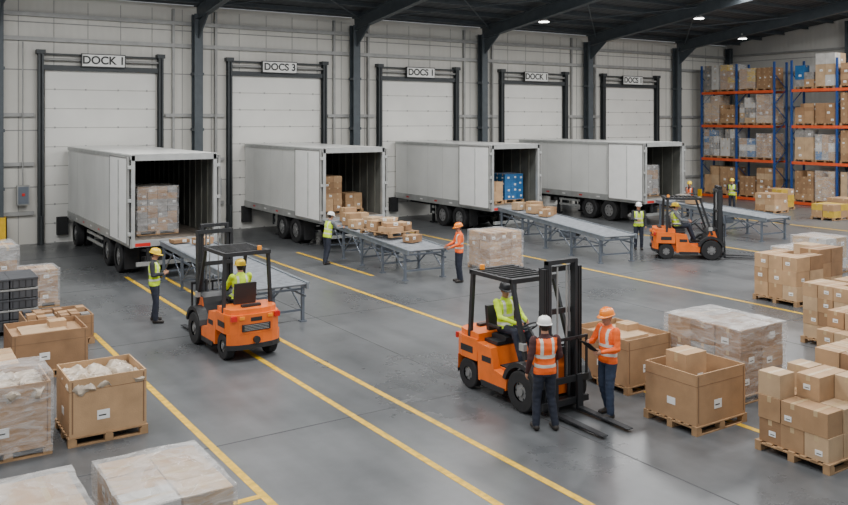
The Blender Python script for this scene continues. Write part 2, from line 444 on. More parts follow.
def gaylord(name,x,y,w,d,h,content='bags',mat=None,rz=0,straps=True):
    mat=mat or CB[1]; mb=MB(); z=pallet_geo(mb,-w/2,-d/2,w,d); t=.022; a,b=w/2-.02,d/2-.02
    mb.box(-a,a,-b,-b+t,z,h,mat); mb.box(-a,a,b-t,b,z,h,mat)
    mb.box(-a,-a+t,-b+t,b-t,z,h,mat); mb.box(a-t,a,-b+t,b-t,z,h,mat)
    mb.box(-a+t,a-t,-b+t,b-t,z,z+.02,'cbdark')
    for zz in ((z+.2,) if straps else ()): # print band
        mb.box(-a*.3,-a*.3+.18,-b-.003,-b,zz,zz+.14,'label'); mb.box(-a*.26,-a*.3+.13,-b-.004,-b,zz+.05,zz+.07,'ink')
        mb.box(-a-.003,-a,-.1,.06,zz+.02,zz+.13,'label')
    for xx in (-a*.94,a*.94-.02): mb.box(xx,xx+.02,-b-.003,-b,z+.05,h-.03,'cbdark')
    mb.box(-a,a,-b-.002,-b,h-.18,h-.172,'cbdark'); mb.box(-a-.002,-a,-b,b,h-.18,h-.172,'cbdark')
    if content=='bags':
        mb.box(-a+t,a-t,-b+t,b-t,z+.02,h-.2,'cbdark')
        for i in range(3):
            for j in range(3):
                mb.ell((-a+.2+(2*a-.4)*i/2,-b+.17+(2*b-.34)*j/2,h-.15),(a*.38,b*.40,.09+.05*random.random()),'bag',20,10,
                    Matrix.Rotation(random.uniform(-.3,.3),3,'Z'),.09,i*3+j+x)
    elif content=='cartons':
        zz=h-.42
        mb.box(-a+t,a-t,-b+t,b-t,z+.02,zz,'cbdark')
        carton(mb,-.33,-.1,zz,.5,.42,.6,CB[1],1); carton(mb,.05,-.4,zz,.4,.3,.25,CB[0]); carton(mb,-.5,.12,zz,.15,.25,.3,CB[2])
    elif content=='parts':
        mb.box(-a+t,a-t,-b+t,b-t,z+.02,h-.16,'cbdark')
        for i in range(6):
            for j in range(4):
                xx=-a+.05+i*(2*a-.08)/6; yy=-b+.05+j*(2*b-.08)/4
                mb.box(xx,xx+.17,yy,yy+.22,h-.16,h-.08+random.random()*.16,random.choice([CB[2],M['darktote'],CB[0],M['greybox'],CB[2]]))
    elif content=='flat':
        mb.box(-a+t,a-t,-b+t,b-t,z+.02,h-.1,CB[0]); mb.box(-a*.7,a*.5,-b*.6,b*.6,h-.1,h-.04,CB[3]); mb.box(-.03,.03,-b+t,b-t,h-.1,h-.095,'tape')
        carton(mb,.05,-.1,h-.04,.32,.3,.12,CB[1])
    return mb.build(name,(x+w/2,y+d/2,0),rz,.003)

W_='wrap';WD='wrapd'
# left cluster
gaylord('cardboard_bin',2.42,13.1,1.15,1.05,.98,'bags',CB[1])
o=gaylord('cardboard_bin',1.05,13.05,1.15,1.05,1.05,'bags',CB[0])
mb=MB(); shell(mb,1.18,1.08,.06,1.16,'wrap',.02,3); c=mb.build('stretch_wrap',(0,0,0),0,0,o)
gaylord('cardboard_bin',2.15,16.9,1.35,1.2,.85,'flat',CB[2])
gaylord('cardboard_bin',2.7,19.0,1.35,1.2,.62,'parts',CB[2])
load('stretch_wrapped_pallet_load',2.05,8.3,1.12,1.42,1.02,2,3,2,[CB[3],CB[1],M['whitebox']],WD,lab=.6,top='wrapd')
load('stretch_wrapped_pallet_load',.6,8.35,1.22,1.38,1.02,2,2,2,[CB[1],CB[3]],WD)
load('stretch_wrapped_pallet_load',1.75,22.6,1.3,1.4,1.7,3,3,5,[CB[0],CB[1],M['greybox']],W_)
load('stretch_wrapped_pallet_load',.2,22.0,1.35,1.5,1.75,3,3,5,[CB[0],CB[1],M['greybox']],W_)
load('stretch_wrapped_pallet_load',3.15,23.3,.95,1.0,.95,2,2,3,[CB[2],CB[0]],W_)
load('carton_pallet_load',1.6,24.6,1.2,1.2,1.5,3,3,4,CB)
load('carton_pallet_load',.6,17.2,1.2,1.2,1.0,3,3,3,CB)
load('carton_pallet_load',.9,15.2,1.2,1.2,.8,3,3,2,CB)
# dark tote stack
mb=MB()
pallet_geo(mb,-.6,-.6,1.2,1.2,0,'darktote')
for k in range(5):
    z=.14+k*.23
    for i in range(2):
        for j in range(2):
            xx,yy=-.58+i*.59,-.58+j*.59
            mb.box(xx,xx+.56,yy,yy+.56,z,z+.19,'darktote'); mb.box(xx-.012,xx+.572,yy-.012,yy+.572,z+.17,z+.21,'girt' if k%2 else 'darktote')
            for q in range(4): mb.box(xx+.04+q*.13,xx+.06+q*.13,yy-.008,yy,z+.02,z+.17,'blackp')
mb.build('tote_stack',(2.6,21.2,0),0,.004)
# right cluster
gaylord('cardboard_bin',10.45,8.35,1.22,1.05,.92,'cartons',CB[0])
gaylord('cardboard_bin',11.0,10.25,1.15,1.4,.95,'flat',CB[0])
load('stretch_wrapped_pallet_load',12.2,8.85,1.25,1.6,1.24,2,3,3,[CB[0],CB[2],M['greybox'],CB[2]],W_,lab=.5,top='sheet')
load('carton_pallet_load',10.8,6.45,1.15,1.15,1.15,3,3,3,CB,steps=[[2,2,3],[2,3,3],[3,2,3]],jit=.012)
load('carton_pallet_load',12.15,6.3,1.15,1.25,1.3,3,3,4,CB,steps=[[4,3,4],[4,4,3],[4,4,4]],jit=.012)
load('carton_pallet_load',15.2,8.3,1.15,1.1,1.1,3,3,3,CB,drop=.3)
load('carton_pallet_load',14.3,6.6,1.15,1.1,1.6,3,3,4,CB,drop=.3)
load('carton_pallet_load',16.8,9.6,1.15,1.1,1.3,3,3,4,CB,drop=.3)
load('carton_pallet_load',19.8,12.7,1.25,1.3,1.25,2,3,3,CB,drop=.35,jit=.012)
load('carton_pallet_load',21.3,13.0,1.2,1.2,1.3,2,2,3,CB,drop=.2)
load('stretch_wrapped_pallet_load',22.8,14.3,1.2,1.2,.95,2,2,3,[M['whitebox'],CB[3]],W_,top='sheet')
load('carton_pallet_load',19.5,10.4,1.2,1.2,1.35,3,2,3,CB,drop=.3)
load('carton_pallet_load',21.0,10.8,1.2,1.2,1.3,3,3,3,CB,drop=.3)
load('stretch_wrapped_pallet_load',24.6,14.8,1.2,1.2,1.1,2,2,3,[M['whitebox'],CB[3]],W_,top='sheet')
# mid
load('stretch_wrapped_pallet_load',16.35,21.0,1.35,1.2,1.2,3,2,4,[CB[0],CB[2],CB[1]],W_)
load('carton_pallet_load',38.6,26.0,1.2,1.2,1.0,2,2,3,CB)
load('carton_pallet_load',40.4,26.8,1.2,1.2,1.1,2,2,3,CB+[M['yellowbox']])
load('carton_pallet_load',38.2,22.6,1.3,1.2,.75,2,2,2,[M['yellowbox'],CB[0]])
load('carton_pallet_load',40.2,23.0,1.3,1.2,.9,2,2,2,[M['yellowbox'],CB[0]])
load('carton_pallet_load',35.9,30.6,1.3,1.2,1.1,2,2,2,[M['yellowbox'],CB[0]])

# ------------------------------------------------------------------ trailers
def trailer(X,Y,L,axles):
    mb=MB(); hw=1.3; zf=1.2; zt=3.74; t=.05
    mb.box(-hw,hw,0.02,L,zf-.12,zf,'deck')
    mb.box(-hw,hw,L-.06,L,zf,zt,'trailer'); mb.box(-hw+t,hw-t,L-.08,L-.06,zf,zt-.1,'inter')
    for s in (-1,1):
        a,b=sorted((s*hw,s*(hw-t))); mb.box(a,b,.1,L-.06,zf,zt-.02,'trailer')
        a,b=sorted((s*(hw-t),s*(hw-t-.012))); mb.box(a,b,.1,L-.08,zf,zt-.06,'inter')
        y=.6
        while y<L-.2:
            if int(y/.6)%2==0:
                a,b=sorted((s*hw,s*(hw+.004))); mb.box(a,b,y-.012,y+.012,zf+.06,zt-.12,'trailer_d')
            a,b=sorted((s*(hw-t-.012),s*(hw-t-.045))); mb.box(a,b,y-.025,y+.025,zf,zt-.08,'inter2'); y+=.6
        a,b=sorted((s*(hw-.06),s*(hw+.035)))
        mb.box(a,b,.0,L,zt-.12,zt+.0,'alu'); mb.box(a,b,.0,L,zf-.22,zf+.06,'alu')
        a,b=sorted((s*(hw-.1),s*(hw+.01))); mb.box(a,b,-.02,.12,zf-.2,zt,'alu')
        a,b=sorted((s*(hw+.035),s*(hw+.04)))
        for k in range(int(L/1.2)): mb.box(a,b,.4+k*1.2,.62+k*1.2,zf-.12,zf-.06,'red' if k%2 else 'label')
        # open rear door folded along the side
        dl=2.15 if s<0 else 1.25
        a,b=sorted((s*(hw+.07),s*(hw+.13))); mb.box(a,b,.05,dl,zf-.08,zt-.06,'doorleaf')
        a,b=sorted((s*(hw+.065),s*(hw+.14)))
        for (y0,y1,z0,z1) in ((.0,.06,zf-.12,zt-.04),(dl-.03,dl+.03,zf-.12,zt-.04),(.03,dl,zf-.12,zf-.07),(.03,dl,zt-.09,zt-.04)):
            mb.box(a,b,y0,y1,z0,z1,'leafedge')
        for yy in (dl*.45,): mb.cyl((s*(hw+.155),yy,zf),(s*(hw+.155),yy,zt-.15),.016,'alu',n=6)
        for zz in (zf+.2,zf+1.2,zt-.35): mb.box(*sorted((s*(hw),s*(hw+.12))),-.03,.1,zz-.05,zz+.05,'alu')
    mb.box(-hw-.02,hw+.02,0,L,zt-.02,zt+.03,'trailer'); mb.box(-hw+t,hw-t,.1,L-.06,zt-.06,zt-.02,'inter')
    mb.box(-hw,hw,-.02,.12,zt-.16,zt+.03,'alu')
    mb.box(-hw,hw,-.03,.05,zf-.2,zf-.0,'alu')
    for x in (-.9,-.3,.3,.9): mb.box(x-.01,x+.01,.02,L-.1,zf,zf+.003,'chassis')
    # chassis
    for x in (-.5,.5): mb.ibeam((x,.15,.92),(x,L-.1,.92),.14,.32,.03,'chassis')
    y=.4
    while y<L: mb.box(-hw+.05,hw-.05,y-.04,y+.04,zf-.2,zf-.12,'chassis'); y+=.8
    mb.box(-1.15,1.15,0,.1,.42,.54,'alu')
    for x in (-.8,.8): mb.box(x-.05,x+.05,.02,.1,.5,1.02,'chassis')
    for s in (-1,1):
        mb.box(min(s*.75,s*1.2),max(s*.75,s*1.2),-.035,-.01,1.02,1.12,'red')
        mb.box(min(s*.8,s*1.25),max(s*.8,s*1.25),axles[0]-.78,axles[0]-.76,.2,.95,'rubber')
    for ya in axles:
        mb.cyl((-1.1,ya,.5),(1.1,ya,.5),.07,'chassis',n=10)
        for s in (-1,1):
            mb.wheel((s*1.13,ya,.5),.5,.28); mb.wheel((s*.8,ya,.5),.5,.28)
            mb.prism([(ya-.5,1.02),(ya+.5,1.02),(ya+.5,1.06),(ya-.5,1.06)],'x',min(s*.7,s*1.28),max(s*.7,s*1.28),'chassis')
            mb.beam((s*.5,ya-.5,.75),(s*.5,ya+.5,.75),.08,.06,'chassis')
    ly=L-2.6
    for s in (-1,1):
        if len(axles)<3:
            mb.box(min(s*.75,s*.87),max(s*.75,s*.87),ly-.06,ly+.06,.05,1.0,'chassis'); mb.box(min(s*.68,s*.94),max(s*.68,s*.94),ly-.14,ly+.14,0,.06,'chassis')
        a,b=sorted((s*1.2,s*1.24))
        y0=axles[1]+.7
        for zz in (.5,.75): mb.box(a,b,y0,L-3.1,zz,zz+.1,'alu')
        for yy in (y0+.3,L-3.4): mb.box(min(s*1.1,s*1.2),max(s*1.1,s*1.2),yy,yy+.06,.48,1.05,'chassis')
    mb.box(-.45,.45,axles[-1]+1.0 if len(axles)<3 else 5,axles[-1]+1.6 if len(axles)<3 else 5.7,.45,.78,'chassis')
    return mb.build('semi_trailer',(X,Y,0),0,.006)
TC=[7.8,15.15,22.95,30.65]; TY=[25.65,27.7,27.7,26.3]
AX=[[1.8,3.3,8.4],[2.5,3.8],[2.4,3.7],[2.3,3.6]]
for i in range(4): trailer(TC[i],TY[i],WY-.25-TY[i]-(.2 if i in(0,3) else 0),AX[i])
GB=[M['greybox'],CB[2],CB[0],M['greybox']]
zc_=1.206
load('stretch_wrapped_pallet_load',6.9,26.6,1.3,1.3,1.5,4,4,7,GB,W_,z=zc_,bevel=0)
load('carton_pallet_load',14.0,28.6,1.15,1.2,1.45,3,3,6,CB,None,z=zc_,bevel=0)
load('carton_pallet_load',15.35,28.8,.8,.8,.75,2,2,2,CB,None,z=zc_)
load('carton_pallet_load',21.8,28.2,.9,.9,.95,2,2,2,CB,None,z=zc_)
load('blue_carton_pallet_load',22.9,28.4,1.1,1.1,1.25,3,3,4,[M['bluebox']],None,z=zc_,lab=.9)
load('stretch_wrapped_pallet_load',30.1,27.2,1.2,1.2,1.45,3,3,6,GB,W_,z=zc_,bevel=0)

# ------------------------------------------------------------------ conveyors
def conveyor(p,q,w,z0,z1):
    p=Vector((*p,0));q=Vector((*q,0));L=(q-p).length;a=math.atan2(-(q-p).x,(q-p).y)
    mb=MB()
    def z(y): return z0+(z1-z0)*y/L
    for s in (-1,1):
        mb.beam((s*w/2,0,z(0)-.06),(s*w/2,L,z(L)-.06),.05,.16,'galv')
        mb.beam((s*(w/2+.03),0,z(0)+.0),(s*(w/2+.03),L,z(L)+.0),.04,.03,'galv')
        mb.beam((s*(w/2-.06),0,z(0)-.3),(s*(w/2-.06),L,z(L)-.3),.03,.05,'convpaint')
    y=.08
    while y<L-.04:
        mb.cyl((-w/2+.02,y,z(y)-.035),(w/2-.02,y,z(y)-.035),.034,'roller',n=8); y+=.15
    n=max(3,int(L/1.6)+1)
    for k in range(n):
        yy=.25+(L-.5)*k/(n-1); zz=z(yy)-.12
        for s in (-1,1):
            mb.box(s*(w/2-.02)-.035,s*(w/2-.02)+.035,yy-.035,yy+.035,.02,zz,'convpaint')
            mb.box(s*(w/2-.02)-.08,s*(w/2-.02)+.08,yy-.08,yy+.08,0,.025,'convpaint')
        for zb in (.28,zz-.06): mb.beam((-w/2,yy,zb),(w/2,yy,zb),.04,.05,'convpaint')
        if k<n-1:
            y2=.25+(L-.5)*(k+1)/(n-1)
            for s in (-1,1):
                mb.beam((s*(w/2-.02),yy,.25),(s*(w/2-.02),(yy+y2)/2,zz-.05),.025,.04,'convpaint')
                mb.beam((s*(w/2-.02),y2,.25),(s*(w/2-.02),(yy+y2)/2,zz-.05),.025,.04,'convpaint')
    mb.box(-.2,.2,L*.4,L*.4+.5,.45,.7,'convpaint'); mb.cyl((.2,L*.4+.25,.57),(.45,L*.4+.25,.57),.1,'blackp')
    return mb.build('roller_conveyor',p,a)
conveyor((8.0,18.1),(7.97,25.5),1.3,.95,1.16)
conveyor((14.0,21.0),(14.45,27.5),1.35,.93,1.16)
conveyor((21.0,19.9),(22.5,27.4),1.3,.93,1.16)
conveyor((30.1,20.1),(30.6,26.1),1.4,.93,1.16)
def loose(name,items):
    mb=MB()
    for (x,y,z,dx,dy,dz,rz,m) in items:
        mb.T=Matrix.Translation((x,y,z))@Matrix.Rotation(rz,4,'Z')
        carton(mb,-dx/2,-dy/2,0,dx,dy,dz,m,.6)
    mb.T=Matrix.Identity(4); return mb.build(name,(0,0,0),0,.003)
mb=MB(); zc=1.075
mb.T=Matrix.Translation((14.2,23.6,zc))@Matrix.Rotation(.12,4,'Z'); pallet_geo(mb,-.6,-.8,1.2,1.6,0)
it=[(-.25,-.4,.14,.6,.6,.16,.2,CB[1]),(.3,.3,.14,.5,.6,.2,-.2,CB[3]),(-.2,.4,.14,.5,.5,.28,.1,CB[0]),(.32,-.35,.14,.4,.4,.16,.4,CB[2]),(0,.05,.42,.6,.45,.1,.5,CB[3]),(-.2,-.35,.30,.5,.5,.12,-.3,CB[0]),(.3,-.3,.30,.4,.5,.1,.1,CB[1])]
B=mb.T.copy()
for (x,y,z,dx,dy,dz,rz,m) in it:
    mb.T=B@Matrix.Translation((x,y,z))@Matrix.Rotation(rz,4,'Z'); carton(mb,-dx/2,-dy/2,0,dx,dy,dz,m,.5)
mb.T=Matrix.Identity(4); mb.build('loose_carton_pile',(0,0,0),0,.003)
loose('loose_cartons',[(14.1,26.0,1.13,.5,.5,.42,.1,CB[0]),(14.65,26.3,1.14,.45,.4,.36,-.1,CB[1]),(14.2,22.2,.99,.5,.4,.22,.3,CB[2]),(14.5,25.2,1.10,.5,.5,.36,.2,CB[3]),(13.9,25.3,1.10,.4,.4,.3,.3,CB[1]),(14.4,26.8,1.155,.5,.4,.5,0,CB[0])])
loose('loose_cartons',[(22.0,25.4,1.12,.5,.5,.32,.1,CB[1]),(22.5,26.0,1.14,.5,.5,.36,.2,CB[0]),(22.1,26.5,1.15,.45,.4,.3,0,CB[3]),(21.8,24.5,1.09,.5,.4,.28,.3,CB[0]),(22.25,24.8,1.1,.4,.4,.3,.2,CB[2])])
loose('loose_cartons',[(30.3,24.4,1.12,.5,.5,.3,.1,CB[1]),(30.6,25.2,1.15,.5,.5,.3,.2,M['greybox'])])
loose('loose_cartons',[(7.7,24.9,1.16,.5,.4,.1,.1,CB[2]),(8.2,24.3,1.15,.5,.4,.2,.3,CB[0])])

# ------------------------------------------------------------------ pallet racks
def rack(x0,y0,y1,nb,depth=1.2):
    mb=MB(); H=8.2; lv=[.18,2.45,4.5,6.55]
    bw=(y1-y0)/nb
    for k in range(nb+1):
        y=y0+bw*k
        for x in (x0,x0+depth):
            mb.box(x-.05,x+.05,y-.05,y+.05,0,H,'rackblue'); mb.box(x-.09,x+.09,y-.09,y+.09,0,.02,'rackblue')
        z=.3; s=0
        while z<H-.9:
            mb.beam((x0+(depth if s else 0),y,z),(x0+(0 if s else depth),y,z+.9),.04,.04,'rackblue'); z+=.9; s=1-s
    for z in lv:
        for x in (x0-.03,x0+depth+.03):
            mb.box(x-.03,x+.03,y0+.04,y1-.04,z-.16,z,'rackorange')
        n=int((y1-y0)/.5)
        for k in range(n): mb.box(x0,x0+depth,y0+.15+k*.5,y0+.2+k*.5,z-.05,z-.005,'girt')
    for k in range(nb+1):
        y=y0+bw*k; mb.box(x0-.25,x0-.12,y-.12,y+.12,0,.45,'yellow')
    mb.build('pallet_rack')
    g=MB(); pal=[CB,[CB[0],CB[2]],[CB[1],CB[3]],[CB[0],CB[2]],[CB[2],M['greybox']],[M['whitebox'],CB[3],M['greybox']],[M['yellowbox'],CB[0]],[M['greybox'],M['whitebox']],[CB[2]],[CB[2],CB[0]],[M['bluebox'],M['whitebox'],M['greybox'],CB[0]]]
    for z in lv:
        for k in range(nb):
            n=2; pw=(bw-.2)/n
            for j in range(n):
                ya=y0+bw*k+.1+j*pw; hh=random.choice([1.1,1.4,1.5,1.6,1.65])
                if z>6: hh=random.choice([1.2,1.5,1.8])
                pm=random.choice(pal)
                zt=pallet_geo(g,x0+.02,ya+.04,depth-.05,pw-.08,z)
                g.T=Matrix.Translation((x0+depth/2,ya+pw/2,0))
                nn=random.choice([2,3]); stack(g,depth-.12,pw-.12,zt,hh,2,nn,random.choice([3,4,5]),pm,.25,.005,.3)
                if random.random()<.35: shell(g,depth-.06,pw-.08,zt,zt+hh+.02,'wrap',.015,ya)
                g.T=Matrix.Identity(4)
    g.build('racked_pallet_goods')
rack(43.9,29.6,34.7,2)
rack(43.9,20.4,28.5,3)

# ------------------------------------------------------------------ forklifts
def forklift(loc,rz,mark=True):
    mb=MB(); O='orange'
    mb.prism([(-.6,.25),(.93,.25),(.93,.7),(.84,.97),(.68,.97),(.52,.55),(-.08,.55),(-.14,.86),(-.6,.9)],'x',-.42,.42,O)
    for s in (-1,1):
        a,b=sorted((s*.42,s*.57))
        mb.prism([(-.46,.24),(.3,.24),(.33,.46),(-.02,.52),(-.12,.86),(-.5,.9)],'x',a,b,O)
        mb.prism([(-.35,.18),(.25,.18),(.28,.27),(-.38,.27)],'x',*sorted((s*.44,s*.59)),'blackp')
        arc=[(.7+.46*math.cos(t),.35+.46*math.sin(t)) for t in [math.radians(q) for q in range(15,171,15)]]
        arc+= [(.7+.38*math.cos(t),.35+.38*math.sin(t)) for t in [math.radians(q) for q in range(165,14,-15)]]
        mb.prism(arc,'x',*sorted((s*.40,s*.61)),'blackp')
        mb.wheel((s*.49,.7,.34),.34,.22,rim='rim',rr=.45)
        mb.wheel((s*.46,-.8,.27),.27,.18,rim='rim',rr=.45)
        # guard posts
        mb.beam((s*.5,.74,.85),(s*.46,.34,2.08),.06,.07,'blackp'); mb.beam((s*.51,-.78,.9),(s*.47,-.74,2.08),.06,.08,'blackp')
        mb.beam((s*.47,-.8,2.08),(s*.47,.36,2.08),.06,.07,'blackp')
        mb.box(*sorted((s*.47,s*.55)),.62,.74,1.0,1.12,'alu')
        mb.box(s*.46-.06,s*.46+.06,-1.215,-1.15,.82,.92,'red'); mb.box(s*.3-.05,s*.3+.05,-1.24,-1.2,.84,.9,'amber')
        a,b=sorted((s*.571,s*.576)); mb.box(a,b,-.98,-.62,.66,.78,'blackp')
    for k in range(8):
        y=-.74+k*1.04/7; mb.box(-.45,.45,y-.018,y+.018,2.085,2.12,'blackp')
    mb.box(-.5,.5,.31,.39,2.04,2.12,'blackp'); mb.box(-.5,.5,-.82,-.74,2.04,2.12,'blackp')
    # counterweight
    plan=[(-.57,-.5),(-.575,-.95),(-.52,-1.12),(-.36,-1.2),(-.15,-1.23),(.15,-1.23),(.36,-1.2),(.52,-1.12),(.575,-.95),(.57,-.5)]
    mb.prism(plan,'z',.55,.93,O)
    mb.prism([(x*.93,(-.5 if y==-.5 else y*.965)) for x,y in plan],'z',.93,1.03,O)
    mb.prism([(-.36,-.5),(-.36,-1.1),(.36,-1.1),(.36,-.5)],'z',.25,.55,'blackp')
    mb.prism([(-.57,-1.07),(-.5,-1.13),(-.36,-1.19),(-.15,-1.22),(.15,-1.22),(.36,-1.19),(.5,-1.13),(.57,-1.07)],'z',.3,.56,O)
    mb.prism([(-.575,-1.075),(-.505,-1.14),(-.36,-1.2),(-.15,-1.23),(.15,-1.23),(.36,-1.2),(.505,-1.14),(.575,-1.075)],'z',.24,.34,'blackp')
    mb.box(-.3,.3,-1.245,-1.2,.6,.74,'blackp')
    for k in range(4): mb.box(-.26,.26,-1.25,-1.2,.62+k*.03,.63+k*.03,'girt')
    mb.cyl((0,-1.28,.42),(0,-1.18,.42),.07,'blackp'); mb.box(-.2,.2,-1.01,-.9,1.03,1.08,'blackp')
    mb.box(-.4,.4,-.9,-.14,.88,.94,'blackp')
    # seat
    mb.prism([(-.62,.94),(-.12,.94),(-.1,1.0),(-.16,1.03),(-.6,1.0)],'x',-.24,.24,'blackp')
    mb.prism([(-.66,1.0),(-.58,1.0),(-.64,1.46),(-.72,1.46)],'x',-.23,.23,'blackp')
    for s in (-1,1): mb.box(*sorted((s*.25,s*.31)),-.55,-.2,1.14,1.18,'blackp')
    # floor mat, dash, steering
    mb.box(-.4,.4,-.06,.5,.55,.57,'rubber')
    mb.prism([(.5,.57),(.66,.97),(.86,1.05),(.9,.9),(.6,.57)],'x',-.4,.4,'blackp')
    mb.cyl((0,.6,.85),(0,.24,1.2),.03,'blackp'); mb.torus((0,.22,1.22),(0,-.6,.75),.17,.016,'blackp')
    mb.beam((-.16,.22,1.22),(.16,.22,1.22),.03,.015,'blackp')
    for k in range(3): mb.cyl((.28+k*.05,.5,1.0),(.28+k*.05,.42,1.22),.01,'blackp',n=6); mb.ell((.28+k*.05,.42,1.23),(.018,.018,.022),'red' if k==0 else 'blackp',8,6)
    # mast
    y=1.03
    for s in (-1,1):
        mb.ibeam((s*.37,y,.07),(s*.37,y,2.38),.07,.15,.02,'blackp'); mb.box(s*.37-.035,s*.37+.035,y-.07,y+.07,.07,2.38,'blackp')
        mb.box(s*.29-.03,s*.29+.03,y-.05,y+.07,.12,2.5,'chassis')
        mb.cyl((s*.2,y-.02,.15),(s*.2,y-.02,1.3),.035,'blackp'); mb.cyl((s*.2,y-.02,1.3),(s*.2,y-.02,2.4),.02,'rim',n=8)
        mb.box(s*.1-.012,s*.1+.012,y+.02,y+.04,.5,2.4,'girt')
        mb.beam((s*.34,.8,.55),(s*.36,y-.05,1.0),.06,.06,'chassis')
    for z in (.12,.95,1.6,2.3): mb.box(-.4,.4,y-.09,y-.05,z,z+.09,'blackp')
    mb.box(-.32,.32,y-.04,y+.06,2.44,2.51,'chassis'); mb.box(-.32,.32,y-.03,y+.05,.14,.22,'chassis')
    for z in (.14,.5): mb.box(-.5,.5,1.12,1.17,z,z+.1,'blackp')
    for x in (-.47,-.24,0,.24,.47): mb.box(x-.018,x+.018,1.13,1.16,.5,1.22,'blackp')
    mb.box(-.49,.49,1.13,1.16,1.19,1.24,'blackp')
    for s in (-1,1):
        x=s*.27; mb.prism([(1.17,.045),(1.21,.04),(2.3,.04),(2.3,.055),(1.4,.085),(1.22,.09),(1.21,.62),(1.17,.62)],'x',x-.06,x+.06,'chassis')
    mb.cyl((.3,-.7,2.12),(.3,-.7,2.2),.045,'amber'); mb.box(-.12,.12,-1.236,-1.2,.79,.87,'blackp')
    for s in (-1,1): mb.box(*sorted((s*.57,s*.574)),-.36,-.1,.6,.7,'blackp')
    return mb.build('forklift',loc,rz,.008)

# ------------------------------------------------------------------ people
SECS=[(-.20,.135,.108),(-.05,.172,.128),(.1,.172,.126),(.28,.162,.120),(.45,.170,.126),(.65,.190,.134),(.80,.190,.122),(.90,.150,.094),(.98,.078,.068),(1.05,.057,.057)]
def person(name,loc,rz,j=None,vest='vy',shirt='shirtd',pants='navy',hat='hatw',hyaw=0,hpitch=0,prop=None,bare=False,nvec=None,vox=.0125,seated=False):
    J=dict(pel=(0,0,.95),nk=(0,-.01,1.47),hd=None,
        shL=(-.185,-.01,1.405),shR=(.185,-.01,1.405),elL=(-.245,-.03,1.13),elR=(.245,-.03,1.13),
        wrL=(-.25,.06,.89),wrR=(.25,.06,.89),hpL=None,hpR=None,
        knL=(-.105,.02,.50),knR=(.105,.02,.50),anL=(-.115,-.03,.09),anR=(.115,-.03,.09))
    J.update(j or {})
    J={k:(Vector(v) if v is not None else None) for k,v in J.items()}
    pel,nk=J['pel'],J['nk']; up=(nk-pel).normalized(); L=(nk-pel).length
    side=(J['shR']-J['shL']).normalized(); fwd=up.cross(side).normalized(); side=fwd.cross(up).normalized()
    if J['hpL'] is None: J['hpL']=pel-side*.085-up*.03; J['hpR']=pel+side*.085-up*.03
    hu=(up+Vector((0,0,1.2))).normalized()
    if J['hd'] is None: J['hd']=nk+hu*.137+fwd*.025
    hd=J['hd']
    R=Matrix.Rotation(hyaw,3,'Z'); hf=(R@Vector((fwd.x,fwd.y,0)).normalized()); hs=hf.cross(Vector((0,0,1))).normalized()
    RP=Matrix.Rotation(hpitch,3,hs); hf=RP@hf; hup=RP@Vector((0,0,1))
    def H(x,y,z): return hd+hs*x+hf*y+hup*z
    V=[];F=[]
    def put(g):
        o=len(V); V.extend(g[0]); F.extend([tuple(o+i for i in f) for f in g[1]])
    secs=[(pel+up*(t*L),side*a,fwd*b) for t,a,b in SECS]; put(loft_geo(secs,24))
    caps=[]
    def cp(lab,p,q,r1,r2): caps.append((lab,p,q,r1,r2)); put(capsule_geo(p,q,r1,r2,16,4))
    cp('neck',nk-up*.06,hd-hup*.03,.060,.055)
    for s in 'LR':
        cp('uarm',J['sh'+s],J['el'+s],.066,.050); cp('farm',J['el'+s],J['wr'+s],.049,.035)
        cp('thigh',J['hp'+s],J['kn'+s],.100,.072); cp('shin',J['kn'+s],J['an'+s]+Vector((0,0,.02)),.070,.060)
        an=J['an'+s]; fd=Vector((0,1,0))
        cp('foot',an-fd*.03+Vector((0,0,-.042)),an+fd*.16+Vector((0,0,-.05)),.048,.040)
    for c,r in ((H(0,0,.02),(.076,.096,.098)),(H(0,.028,-.055),(.056,.066,.070)),(H(0,.10,-.018),(.014,.022,.022)),(H(0,.085,.02),(.05,.02,.012))):
        put(ell_geo(c,hs*r[0],hf*r[1],hup*r[2],16,10))
    for s in (-1,1): put(ell_geo(H(s*.078,-.005,-.005),hs*.012,hf*.022,hup*.032,8,6))
    me=bpy.data.meshes.new('tmp'); me.from_pydata([tuple(v) for v in V],[],F); ob=bpy.data.objects.new('tmp',me); COL.objects.link(ob)
    md=ob.modifiers.new('r','REMESH'); md.mode='VOXEL'; md.voxel_size=vox
    sm=ob.modifiers.new('s','SMOOTH'); sm.iterations=5; sm.factor=.5
    dg=bpy.context.evaluated_depsgraph_get(); ev=ob.evaluated_get(dg); em=ev.to_mesh()
    n=len(em.vertices); co=np.empty(n*3); em.vertices.foreach_get('co',co); co=co.reshape(-1,3)
    nr=np.empty(n*3); em.vertices.foreach_get('normal',nr); nr=nr.reshape(-1,3)
    faces=[tuple(p.vertices) for p in em.polygons]
    ev.to_mesh_clear(); bpy.data.objects.remove(ob); bpy.data.meshes.remove(me)
    fc=np.array([co[list(f)].mean(0) for f in faces])
    # cloth folds below the neck
    nkz=nk.z-.02
    for i in range(n):
        z=co[i][2]
        if .14<z<nkz:
            k=noise.noise(Vector((co[i][0]*7+loc[0],co[i][1]*7,z*17)))*.006+noise.noise(Vector((co[i][0]*20,co[i][1]*20+loc[1],z*30)))*.0022
            co[i]+=nr[i]*k
    labs=[];D=[]
    for lab,p,q,r1,r2 in caps:
        p_=np.array(p);d=np.array(q)-p_; t=np.clip(((fc-p_)@d)/(d@d),0,1)
        D.append(np.linalg.norm(fc-(p_+t[:,None]*d),axis=1)-(r1+(r2-r1)*t)); labs.append(lab)
    rel=fc-np.array(pel); tt=rel@np.array(up)/L; ss=rel@np.array(side); ff=rel@np.array(fwd)
